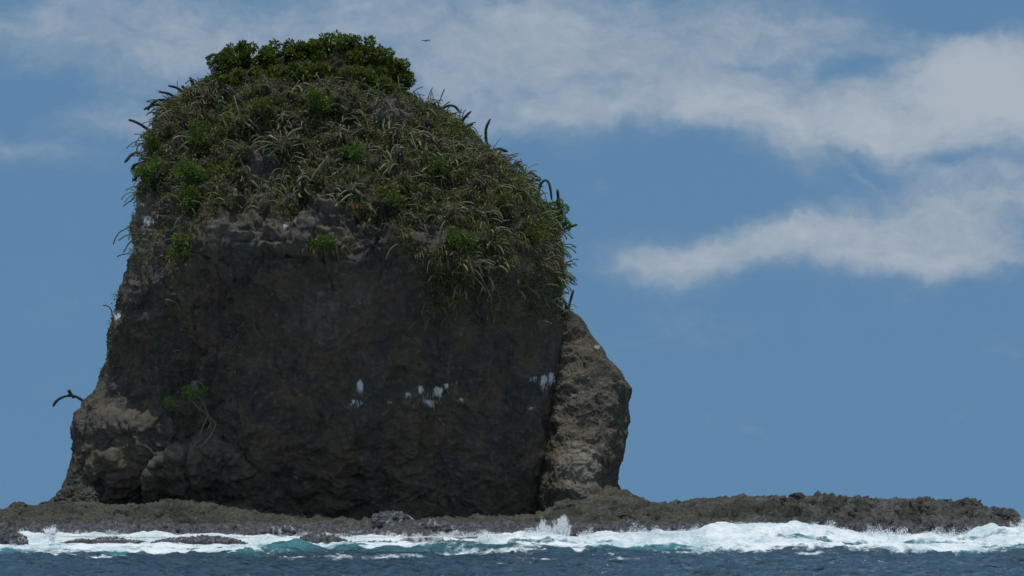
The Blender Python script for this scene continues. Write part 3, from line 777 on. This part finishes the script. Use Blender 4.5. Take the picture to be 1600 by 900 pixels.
def blades(C, D, length, width, droop, seg=4):
    """curved strap leaves that start along D and fall over under their own weight"""
    N = len(C); r = norm(np.cross(D, RNG.normal(size=(N, 3))))
    pts_ = [C]; d = D.copy(); p = C.copy()
    for k in range(seg):
        p = p + d * (length / seg)[:, None]; pts_.append(p)
        d = norm(d + np.array([0, 0, -1.0]) * droop[:, None] * 1.3 / seg * 2)
    Vs = []
    for k, p in enumerate(pts_):
        wd = width[:, None] * (1.0, 1.0, 0.85, 0.6, 0.12)[min(k, 4)] * 0.5
        Vs += [p - r * wd, p + r * wd]
    V = np.stack(Vs, 1); m = 2 * (seg + 1); base_ = np.arange(N)[:, None] * m
    Q = np.concatenate([base_ + np.array([[2 * k, 2 * k + 1, 2 * k + 3, 2 * k + 2]]) for k in range(seg)])
    return V.reshape(-1, 3), Q, np.repeat(RNG.random(N), m)


def tubes(paths, radii, sides=6, rib=0.0):
    Vs = []; Qs = []; Rn = []; off = 0
    for path, rad in zip(paths, radii):
        path = np.asarray(path, float); n = len(path); tn = norm(np.gradient(path, axis=0))
        ref = np.array([0.3, 1, 0.2]); a = norm(np.cross(tn, ref)); b = np.cross(tn, a)
        th = np.arange(sides) * 2 * math.pi / sides
        rr = np.asarray(rad)[:, None] * (1 + rib * (np.arange(sides) % 2 * 2 - 1))[None]
        V = path[:, None] + a[:, None] * (np.cos(th)[None] * rr)[..., None] + b[:, None] * (np.sin(th)[None] * rr)[..., None]
        Vs.append(V.reshape(-1, 3)); Qs.append(grid_quads(n, sides, True) + off)
        tip = path[-1] + tn[-1] * rad[-1] * 0.6
        Vs.append(np.repeat(tip[None], sides, 0))
        i = np.arange(sides); Qs.append(np.stack([off + (n - 1) * sides + i, off + (n - 1) * sides + (i + 1) % sides, off + n * sides + (i + 1) % sides, off + n * sides + i], -1))
        off += (n + 1) * sides; Rn.append(np.full((n + 1) * sides, RNG.random()))
    return np.concatenate(Vs), np.concatenate(Qs), np.concatenate(Rn)


def stem_path(p0, d0, length, droop, n=9, wob=0.12):
    p = np.array(p0, float); d = np.array(d0, float); d /= np.linalg.norm(d); out_ = [p.copy()]
    for k in range(n - 1):
        p = p + d * length / (n - 1); out_.append(p.copy())
        d = d + np.array([0, 0, -1.0]) * droop / (n - 1) + RNG.normal(size=3) * wob; d /= np.linalg.norm(d)
    return np.array(out_)


# ground cover between the plants: nobody could count it
C, N_ = scatter(70000)
D = norm(N_ * 0.8 + RNG.normal(size=C.shape) * 0.55 + [0, 0, 0.35])
V, Q, r = leaves(C + N_ * RNG.random((len(C), 1)) * 0.22, D, RNG.uniform(0.07, 0.15, len(C)))
o = mesh_obj('small_leafed_cover', V, Q, M_GRASS, attrs={'rnd': r}, smooth=False)
tag(o, 'dense small leafed growth covering the upper part of the stack', 'ground cover', kind='stuff')
C, N_ = scatter(40000, pw=1.3)
D = norm(N_ * 0.9 + RNG.normal(size=C.shape) * 0.45 + [0, 0, 0.5])
V, Q, r = blades(C, D, RNG.uniform(0.2, 0.65, len(C)), RNG.uniform(0.016, 0.036, len(C)), RNG.uniform(0.5, 1.6, len(C)))
o = mesh_obj('hanging_grass', V, Q, M_GRASS, attrs={'rnd': r}, smooth=False)
tag(o, 'thick mat of grassy leaves hanging over the upper face of the stack', 'grass', kind='stuff')
C, N_ = scatter(1700, pw=1.3)
paths = [stem_path(c - n_ * 0.05, n_ + RNG.normal(size=3) * 0.5 + [0, 0, 0.6], RNG.uniform(0.5, 1.3), RNG.uniform(0.8, 2.6), 7) for c, n_ in zip(C, N_)]
V, Q, r = tubes(paths, [np.full(7, RNG.uniform(0.018, 0.034)) for _ in paths], 5)
o = mesh_obj('thin_cactus_tangle', V, Q, M_CACT, attrs={'rnd': r})
tag(o, 'tangle of thin arching cactus stems among the leaves', 'cactus thicket', kind='stuff')


LAND = [(352, 104, 'the leftmost crown shrub'), (404, 98, 'the low rounded crown shrub'), (462, 94, 'the dip in the crown skyline'), (526, 84, 'the tallest crown shrub'),
        (590, 110, 'the spreading shrub right of the crown'), (602, 172, 'the bare pale rock under the crown'), (320, 212, 'the dark bush on the left shoulder'),
        (236, 224, 'the small bush at the left edge'), (246, 268, 'the rounded olive bush at the left edge'), (302, 280, 'the bright bush hanging on the left'),
        (412, 262, 'the bare grey rock left of the middle'), (284, 385, 'the dark climbing growth'), (390, 365, 'the grey slabs'), (498, 158, 'the bush just under the crown'),
        (505, 322, 'the bare patch in the middle'), (556, 326, 'the red flower spike'), (672, 364, 'the dark hollow below the plants'), (720, 376, 'the feathery bright bush'),
        (715, 425, 'the drooping lobe'), (702, 180, 'the arching stems on the right skyline'), (757, 210, 'the tall thin skyline stem'), (825, 278, 'the stubby skyline stems'),
        (866, 320, 'the upright skyline stem at the right'), (872, 350, 'the spiky green bush at the right edge'), (620, 260, 'the centre of the planted slope'), (400, 190, 'the low dark bush in the upper middle'),
        (800, 400, 'the bare wall at the lower right'), (228, 340, 'the white stained knob at the left edge')]
ORD = ['nearest', 'second nearest', 'third nearest', 'fourth nearest', 'fifth nearest', 'sixth nearest', 'seventh nearest', 'eighth nearest', 'ninth nearest', 'tenth nearest',
       'eleventh nearest', 'twelfth nearest', 'thirteenth nearest', 'fourteenth nearest', 'fifteenth nearest', 'sixteenth nearest', 'seventeenth nearest', 'eighteenth nearest', 'nineteenth nearest', 'twentieth nearest'] + [t_ + ' nearest' for t_ in ('twenty-first', 'twenty-second', 'twenty-third', 'twenty-fourth', 'twenty-fifth', 'twenty-sixth', 'twenty-seventh')]


def name_by_place(things, what):
    """each plant is told by how near it stands to a landmark, and on which side of it"""
    byk = {}
    for o, a, b in things:
        d = [((a - lx) ** 2 + (b - ly) ** 2, i) for i, (lx, ly, _) in enumerate(LAND)]
        dd, i = min(d); dx = a - LAND[i][0]; dyy = b - LAND[i][1]
        side_ = ('right of' if dx > 0 else 'left of') if abs(dx) > abs(dyy) else ('below' if dyy > 0 else 'above')
        byk.setdefault((i, side_), []).append((dd, o))
    for (i, side_), lst in byk.items():
        lst.sort(key=lambda t: t[0])
        for k, (_, o) in enumerate(lst):
            o['label'] = '%s %s %s %s' % (what, ORD[min(k, 26)], side_, LAND[i][2])


# individual arching cacti and grass tufts on the face
cact_me = []
for k in range(10):
    ns = random.randint(2, 5)
    paths = [stem_path((RNG.normal() * 0.08, RNG.normal() * 0.08, -0.1), (RNG.normal() * 0.6, RNG.normal() * 0.6, 1.1), RNG.uniform(0.5, 1.25), RNG.uniform(0.5, 3.0), 10, 0.09) for _ in range(ns)]
    V, Q, r = tubes(paths, [np.concatenate([np.full(8, 0.045), [0.042, 0.03]]) * RNG.uniform(0.7, 1.2) for _ in paths], 8, 0.12)
    o = mesh_obj('arching_cactus', V, Q, M_CACT, attrs={'rnd': r}); cact_me.append(o.data); bpy.data.objects.remove(o)
tuft_me = []
for k in range(8):
    n = 110; D = norm(RNG.normal(size=(n, 3)) * [0.8, 0.8, 0.3] + [0, 0, 0.9])
    V, Q, r = blades(RNG.normal(size=(n, 3)) * [0.1, 0.1, 0.02], D, RNG.uniform(0.25, 0.8, n), RNG.uniform(0.014, 0.030, n), RNG.uniform(1.0, 2.8, n))
    o = mesh_obj('grass_tuft', V, Q, M_GRASS, attrs={'rnd': r}, smooth=False); tuft_me.append(o.data); bpy.data.objects.remove(o)


def place(kind, meshes, n, extra, label, cat, group):
    made = []
    C, N_ = scatter(n, extra, back=0.0, pw=1.5)
    for c, nn in zip(C, N_):
        o = bpy.data.objects.new(kind, random.choice(meshes)); COL.objects.link(o)
        d = Vector(nn) * 0.75 + Vector((0, 0, 0.75)); d.normalize()
        qd = d.to_track_quat('Z', 'Y'); o.rotation_mode = 'QUATERNION'
        from mathutils import Quaternion
        o.rotation_quaternion = qd @ Quaternion((0, 0, 1), random.uniform(0, 6.28))
        o.location = c; a, b = proj(np.array(c)); s = random.uniform(0.6, 1.2) * (1.12 if a < 520 and kind == 'arching_cactus' else 1.0); o.scale = (s, s, s)
        made.append((o, a, b)); tag(o, None, cat, group)
    name_by_place(made, label)


visible = (SP[:-1, :, 1] < 105) * (fpy[:-1] < 480) * (1 - (fpx[:-1] < 330) * (fpy[:-1] > 335)) * ss(-SN[:-1, :, 1], 0.12, 0.4) * ss(fpy[:-1], 122, 140)
place('arching_cactus', cact_me, 280, visible, 'pale arching cactus,', 'cactus', 'arching cacti on the planted face')
gx = visible * (0.35 + ss(fpx[:-1], 480, 680))
place('grass_tuft', tuft_me, 270, gx, 'long leafed olive tuft,', 'plant', 'leafy tufts on the planted face')

# cacti that stand out against the sky, each traced stem a part
SKYC = [
    ([[(234, 203), (226, 197), (216, 192), (206, 189)]], 'lone dark stem sticking out flat to the left above the left edge of the crown', 104.5),
    ([[(284, 178), (276, 166), (264, 158), (252, 157), (242, 163), (236, 174)], [(272, 170), (262, 168), (248, 165), (238, 169), (230, 173)]], 'dark cactus with two stems drooping left over the edge', 104.0),
    ([[(284, 160), (276, 152), (266, 147), (253, 146)]], 'single stem curving left just above the twin drooping ones', 104.0),
    ([[(296, 152), (288, 143), (279, 138), (268, 136)], [(296, 152), (295, 142), (289, 136)]], 'forked cactus with short stems pointing left high on the left shoulder', 104.0),
    ([[(310, 144), (306, 132), (302, 123)], [(312, 142), (318, 134), (327, 128)]], 'short upright and bent stems below the left end of the shrubs', 104.0),
    ([[(352, 96), (340, 86), (326, 93)]], 'thick dark stem jutting from under the leftmost shrub', 103.5),
    ([[(228, 246), (220, 240), (210, 243), (200, 256)], [(226, 256), (215, 260), (210, 270)]], 'drooping pair of stems on the left edge below the crown', 104.8),
    ([[(228, 268), (220, 272), (216, 285), (212, 281)]], 'small hooked stem low on the left edge', 104.8),
    ([[(682, 186), (686, 172), (693, 167), (702, 166), (709, 170), (713, 178)]], 'slender stem arching over to the right, highest on the right slope', 104.6),
    ([[(690, 196), (694, 186), (700, 179), (708, 180)]], 'short thick stem under the slender arch on the right slope', 104.4),
    ([[(714, 205), (717, 192), (722, 184), (731, 176)]], 'curved stem leaning right beside the slender arch', 104.6),
    ([[(722, 208), (726, 198), (734, 196)], [(722, 206), (728, 206), (732, 214)]], 'small forked stem low between the leaning and the upright one', 104.6),
    ([[(756, 228), (754, 216), (754, 202), (761, 188)]], 'tall thin upright stem with a bent tip on the right slope', 104.8),
    ([[(768, 236), (776, 234), (788, 239)]], 'short stem pointing right below the tall thin upright one', 104.8),
    ([[(796, 262), (803, 256), (808, 262), (811, 268)]], 'tiny hooked stem halfway down the right slope', 104.9),
    ([[(816, 276), (824, 271), (834, 278)], [(822, 286), (830, 283), (839, 284)]], 'pair of stubby stems pointing right', 104.9),
    ([[(836, 306), (838, 292), (844, 283), (851, 283), (855, 292), (857, 314)]], 'stem bent into an arch with its tip hanging, right shoulder', 104.9),
    ([[(869, 338), (868, 318), (866, 298)]], 'straight upright dark stem beside the arch on the right shoulder', 104.9),
    ([[(876, 360), (886, 356), (897, 353)]], 'stem pointing out flat at the widest point of the right edge', 104.9),
    ([[(882, 498), (884, 480), (888, 466), (891, 455)], [(884, 498), (880, 482), (876, 470)]], 'dark upright stem in the notch between the stack and the pinnacle', 104.6),
    ([[(136, 634), (128, 626), (117, 620), (106, 619), (93, 624), (86, 630), (83, 637)], [(114, 621), (110, 617), (107, 611)]], 'long cactus arching left into the air above the left buttress', 103.8),
]
for (stems, lab, Y) in SKYC:
    root = empty('sky_edge_cactus', W(stems[0][0][0], stems[0][0][1], Y)); tag(root, lab, 'cactus', 'cacti against the sky')
    for s in stems:
        s = np.array(s, float); s[:, 1] -= 2; s[:, 0] += 5 if s[0, 0] > 600 else (-5 if s[0, 0] > 150 else 0); tt = np.linspace(0, 1, len(s)); t2 = np.linspace(-0.15, 1, 14)
        # smooth
        cx_ = np.interp(t2, tt, s[:, 0]) + np.minimum(t2, 0) * (s[1, 0] - s[0, 0]) * 4; cy_ = np.interp(t2, tt, s[:, 1]) + np.minimum(t2, 0) * (s[1, 1] - s[0, 1]) * 4
        for _ in range(2):
            cx_[1:-1] = (cx_[:-2] + 2 * cx_[1:-1] + cx_[2:]) / 4; cy_[1:-1] = (cy_[:-2] + 2 * cy_[1:-1] + cy_[2:]) / 4
        path = np.array([W(a, b, Y - 0.2 * k / 13) for k, (a, b) in enumerate(zip(cx_, cy_))]) - np.array(root.location)
        th = 0.070 if len(s) > 3 else 0.078
        rad = np.concatenate([np.full(12, th), [th * 0.9, th * 0.6]]) * (1 + 0.06 * RNG.normal(size=14))
        V, Q, r = tubes([path], [rad], 8, 0.15)
        mesh_obj('stem', V, Q, M_DARKCACT, root, {'rnd': r})


# ------------------------------------------------------------------ shrubs
def surf_y(px, py):
    d = (fpx[:, :NFR] - px) ** 2 + (fpy[:, :NFR] - py) ** 2
    m = d < 36
    if not m.any(): return None
    yy_ = np.where(m, SP[:, :NFR, 1], 1e9); return float(yy_.min())


def shrub(px, py, rx, ry, Y, n, label, mat=M_SHRUB, leaf=0.13, name='leafy_shrub', group=None, drop=0.9, seed=0):
    rg_ = np.random.default_rng(seed + int(px * 7 + py))
    x, _, z = W(px, py, Y); RX = rx * Y / F; RZ = ry * Y / F; RY = min(RX, 1.4) * 0.9
    base = Vector((x, Y + 0.1, z - RZ * drop)); root = empty(name, base); tag(root, label, 'shrub', group)
    k = max(6, int(RX * 22)); cl = []
    if name == 'cliff_bush': RX *= 1.25; RZ *= 1.15
    for _ in range(k):
        d = rg_.normal(size=3); d /= np.linalg.norm(d); rr = rg_.random() ** 0.4 * 1.02
        cl.append((d * [RX * 1.12, RY, RZ * 0.95] * rr, (rg_.uniform(0.16, 0.40) if rr < 0.8 else rg_.uniform(0.10, 0.22)) * min(RX, RZ) + 0.06))
    C = []; D = []
    tot = sum(c[1] ** 2 for c in cl)
    for c, r_ in cl:
        m = int(n * r_ ** 2 / tot) + 4
        d = norm(rg_.normal(size=(m, 3)) * [1, 1, .85] + [0, 0, .25])
        rad = r_ * (0.55 + 0.6 * rg_.random((m, 1)) ** 0.6)
        C.append(c + d * rad); D.append(norm(d + rg_.normal(size=(m, 3)) * 0.6))
    C = np.concatenate(C) + np.array([x, Y, z]) - np.array(base); D = np.concatenate(D)
    V, Q, r = leaves(C, D, rg_.uniform(0.4, 1.3, len(C)) * leaf)
    mesh_obj('foliage', V, Q, mat, root, {'rnd': r}, smooth=False)
    paths = []
    for c, r_ in cl[:9]:
        e = c + np.array([x, Y, z]) - np.array(base); m_ = e * 0.5 + rg_.normal(size=3) * 0.08
        t_ = np.linspace(0, 1, 6)[:, None]; paths.append((1 - t_) ** 2 * np.array([rg_.normal() * .1, 0, -.1]) + 2 * t_ * (1 - t_) * m_ + t_ ** 2 * e)
    V, Q, r = tubes(paths, [np.linspace(0.035, 0.012, 6) for _ in paths], 5)
    mesh_obj('branches', V, Q, M_WOOD, root, {'rnd': r})
    return root


TOPS = [(354, 98, 24, 24, 102.9, 'leftmost green shrub of the crown'), (382, 90, 26, 22, 103.4, 'shrub of the crown right of the leftmost one'), (410, 96, 24, 24, 102.9, 'low rounded shrub of the crown above pale cactus stems'),
        (438, 92, 26, 24, 103.2, 'yellowish green shrub left of the middle of the crown'), (464, 90, 22, 24, 103.6, 'small shrub in the dip of the crown skyline'), (490, 88, 24, 26, 103.0, 'dark upright shrub left of the tallest one'),
        (526, 84, 32, 32, 103.4, 'tallest shrub at the very top of the stack'), (560, 92, 32, 32, 103.2, 'broad shrub right of the tallest one'), (590, 106, 30, 28, 103.4, 'spreading shrub on the right half of the crown'),
        (614, 108, 24, 16, 104.2, 'shrub reaching out to the right over bare rock'), (632, 124, 13, 14, 104.2, 'tiny shrub clinging at the right end of the crown'), (500, 118, 28, 24, 101.8, 'shrub in front below the dark upright one'),
        (548, 124, 32, 24, 102.0, 'deep green shrub in front of the broad one'), (592, 136, 28, 18, 102.6, 'shrub in shade above the bare pale rock'), (428, 126, 26, 20, 101.6, 'dark hollow shrub under the low rounded one'), (372, 120, 24, 18, 102.0, 'shrub in front at the left end of the crown'),
        (340, 128, 14, 16, 102.6, 'small dark shrub below the leftmost crown shrub'), (464, 120, 20, 20, 101.9, 'shrub below the dip of the crown skyline'), (618, 146, 20, 16, 103.4, 'thin leaved shrub at the lower right of the crown')]
for i, (px_, py_, rx_, ry_, Y_, lab) in enumerate(TOPS):
    shrub(px_, py_, rx_, ry_, Y_, int(2900 * rx_ * ry_ / 600) + 400, lab, M_SHRUB, 0.15, group='shrubs on the crown', seed=i)
FACE = [(320, 212, 20, 24, 1300, M_SHRUB, 'dark green bush on the left shoulder below the crown'), (498, 158, 18, 18, 900, M_BRIGHT, 'green bush just under the crown in the middle'),
        (302, 272, 26, 18, 1500, M_BRIGHT, 'bright green bush hanging on the left side of the face'), (304, 312, 14, 24, 900, M_SHRUB, 'dark green growth hanging below the bright bush'), (246, 268, 26, 16, 1200, M_BRIGHT, 'rounded olive bush at the left edge'),
        (284, 385, 16, 26, 900, M_SHRUB, 'dark green climbing growth left of the grey slabs'), (720, 376, 22, 14, 1000, M_BRIGHT, 'feathery bright green bush above the drooping lobe'),
        (506, 376, 14, 8, 380, M_BRIGHT, 'small green plant alone on the bare wall'), (872, 342, 16, 26, 1300, M_BRIGHT, 'bright spiky green bush at the right edge'), (236, 224, 16, 14, 600, M_SHRUB, 'small bush at the left edge of the crown'), (412, 170, 20, 12, 700, M_SHRUB, 'low dark bush in the upper middle'),
        (352, 262, 18, 20, 700, M_SHRUB, 'dark bush right of the bright hanging bush'), (612, 306, 16, 22, 700, M_SHRUB, 'narrow dark bush trailing down right of the middle'),
        (700, 262, 22, 14, 700, M_SHRUB, 'broad dark bush in the middle of the right slope'), (792, 322, 16, 22, 700, M_SHRUB, 'dark bush hanging inside the right shoulder'),
        (548, 236, 18, 14, 600, M_BRIGHT, 'small green bush near the centre of the planted slope'), (836, 372, 18, 24, 800, M_SHRUB, 'dark trailing bush below the spiky one at the right edge')]
for i, (px_, py_, rx_, ry_, n_, m_, lab) in enumerate(FACE):
    ysf = surf_y(px_, py_) or 103.5
    shrub(px_, py_, rx_, ry_, ysf - 0.25, int(n_ * 1.6), lab, m_, 0.12, name='cliff_bush', group='bushes on the face', drop=0.4, seed=60 + i)
# lone shrub with bare pale roots low on the left of the wall
ysf = (surf_y(310, 640) or 95.5)
rt = shrub(304, 614, 20, 11, ysf - 1.5, 900, 'small bright green shrub on pale bare roots low on the dark wall', M_BRIGHT, 0.10, name='rooted_shrub', drop=-2.0, seed=90)
shp = []
for pts_ in ([(300, 612), (314, 622), (322, 640), (328, 652), (330, 676)], [(296, 622), (308, 636), (322, 646), (328, 656)], [(328, 652), (338, 662), (330, 680), (312, 700)], [(326, 648), (318, 664), (312, 680)], [(330, 660), (322, 676), (300, 700)]):
    pth = []
    for k, (a, b) in enumerate(pts_):
        yk = min(surf_y(a, b) or ysf, ysf + 1) - 0.08 if k > 1 else ysf - (1.3 if k == 0 else 0.7)
        pth.append(np.array(W(a, b, yk)) - np.array(rt.location))
    pth = np.array(pth); tt = np.linspace(0, 1, len(pth)); t2 = np.linspace(0, 1, 12)
    shp.append(np.stack([np.interp(t2, tt, pth[:, i]) for i in range(3)], -1))
V, Q, r = tubes(shp, [np.linspace(0.035, 0.02, 12) for _ in shp], 5)
mesh_obj('roots', V, Q, M_WOOD, rt, {'rnd': np.ones(len(V)) * 0.8})
shrub(270, 625, 10, 7, ysf - 1.3, 300, 'tiny green sprig left of the shrub on bare roots', M_BRIGHT, 0.09, name='cliff_bush', group='bushes on the face', drop=0.4, seed=91)

# small clump on the bare wall and hanging threads
ysf = surf_y(512, 398) or 95
C = np.array([W(512 + RNG.normal() * 16, 384 + abs(RNG.normal()) * 6, ysf - 0.05) for _ in range(90)])
D = norm(RNG.normal(size=C.shape) * [.9, .4, .4] + [0, -0.6, 0.3])
V, Q, r = blades(C, D, RNG.uniform(0.4, 0.9, 90), RNG.uniform(0.03, 0.05, 90), RNG.uniform(1.2, 2.5, 90))
tag(mesh_obj('grass_clump', V, Q, M_GRASS, attrs={'rnd': r}, smooth=False), 'dry strap leafed clump under the small green plant on the bare wall', 'plant')
for (a, b, l_, lab) in [(556, 326, 0.30, 'small red flower spike among green leaves on the upper face')]:
    ysf = surf_y(a, b) or 95
    C = np.repeat(np.array([W(a, b, ysf - 0.35)]), 10, 0); D = norm(RNG.normal(size=(10, 3)) * .4 + [0, -.3, .9])
    V, Q, r = leaves(C, D, RNG.uniform(.12, .22, 10)); tag(mesh_obj('red_flower', V, Q, M_RED, attrs={'rnd': r}, smooth=False), lab, 'flower')


# ------------------------------------------------------------------ airliner, far behind
def airliner():
    Y = 8500.0; c = Vector(W(665, 63.5, Y)); root = empty('airliner', c)
    tag(root, 'tiny grey airliner flying left high in the clouds right of the crown', 'airplane')
    L = 36.0
    xs_ = np.array([-18, -17.2, -15.5, -12, 8, 13, 16.5, 18]); rr = np.array([.2, 1.0, 1.7, 2.0, 2.0, 1.6, .9, .3])
    path = np.stack([xs_, xs_ * 0, np.array([-.5, -.4, -.2, 0, 0, .4, .9, 1.2])], -1)
    V, Q, r = tubes([path], [rr], 12); mesh_obj('fuselage', V, Q, M_PLANE, root)

    def slab(name, pl, th, axis):
        pl = np.array(pl, float); off = np.zeros(3); off[axis] = th / 2
        V = np.concatenate([pl - off, pl + off]); n = len(pl)
        Q = [[0, 1, 2, 3], [7, 6, 5, 4]] + [[i, i + 4, (i + 1) % 4 + 4, (i + 1) % 4] for i in range(4)]
        mesh_obj(name, V, Q, M_PLANE, root, smooth=False)
    slab('wing', [(-5, -1, -1), (4, -17, 1), (6, -17, 1), (3, -1, -1)], .5, 2)
    slab('wing', [(-5, 1, -1), (4, 17, 1), (6, 17, 1), (3, 1, -1)], .5, 2)
    slab('tailplane', [(12, -.5, 1), (16, -6, 1.4), (17.5, -6, 1.4), (17, -.5, 1)], .3, 2)
    slab('tailplane', [(12, .5, 1), (16, 6, 1.4), (17.5, 6, 1.4), (17, .5, 1)], .3, 2)
    slab('tail_fin', [(11, 0, 1.5), (16, 0, 7.5), (18.5, 0, 7.5), (17.2, 0, 1.5)], .5, 1)
    for s in (-6, 6):
        V, Q, r = tubes([np.array([(-4, s, -1.9), (-3.6, s, -1.9), (-1, s, -1.8), (0, s, -1.7)], float)], [np.array([.8, 1.05, .95, .5])], 10); mesh_obj('engine', V, Q, M_PLANE, root)
    root.rotation_euler = (0, math.radians(2), math.radians(12))


airliner()
print('objects', len(bpy.data.objects))
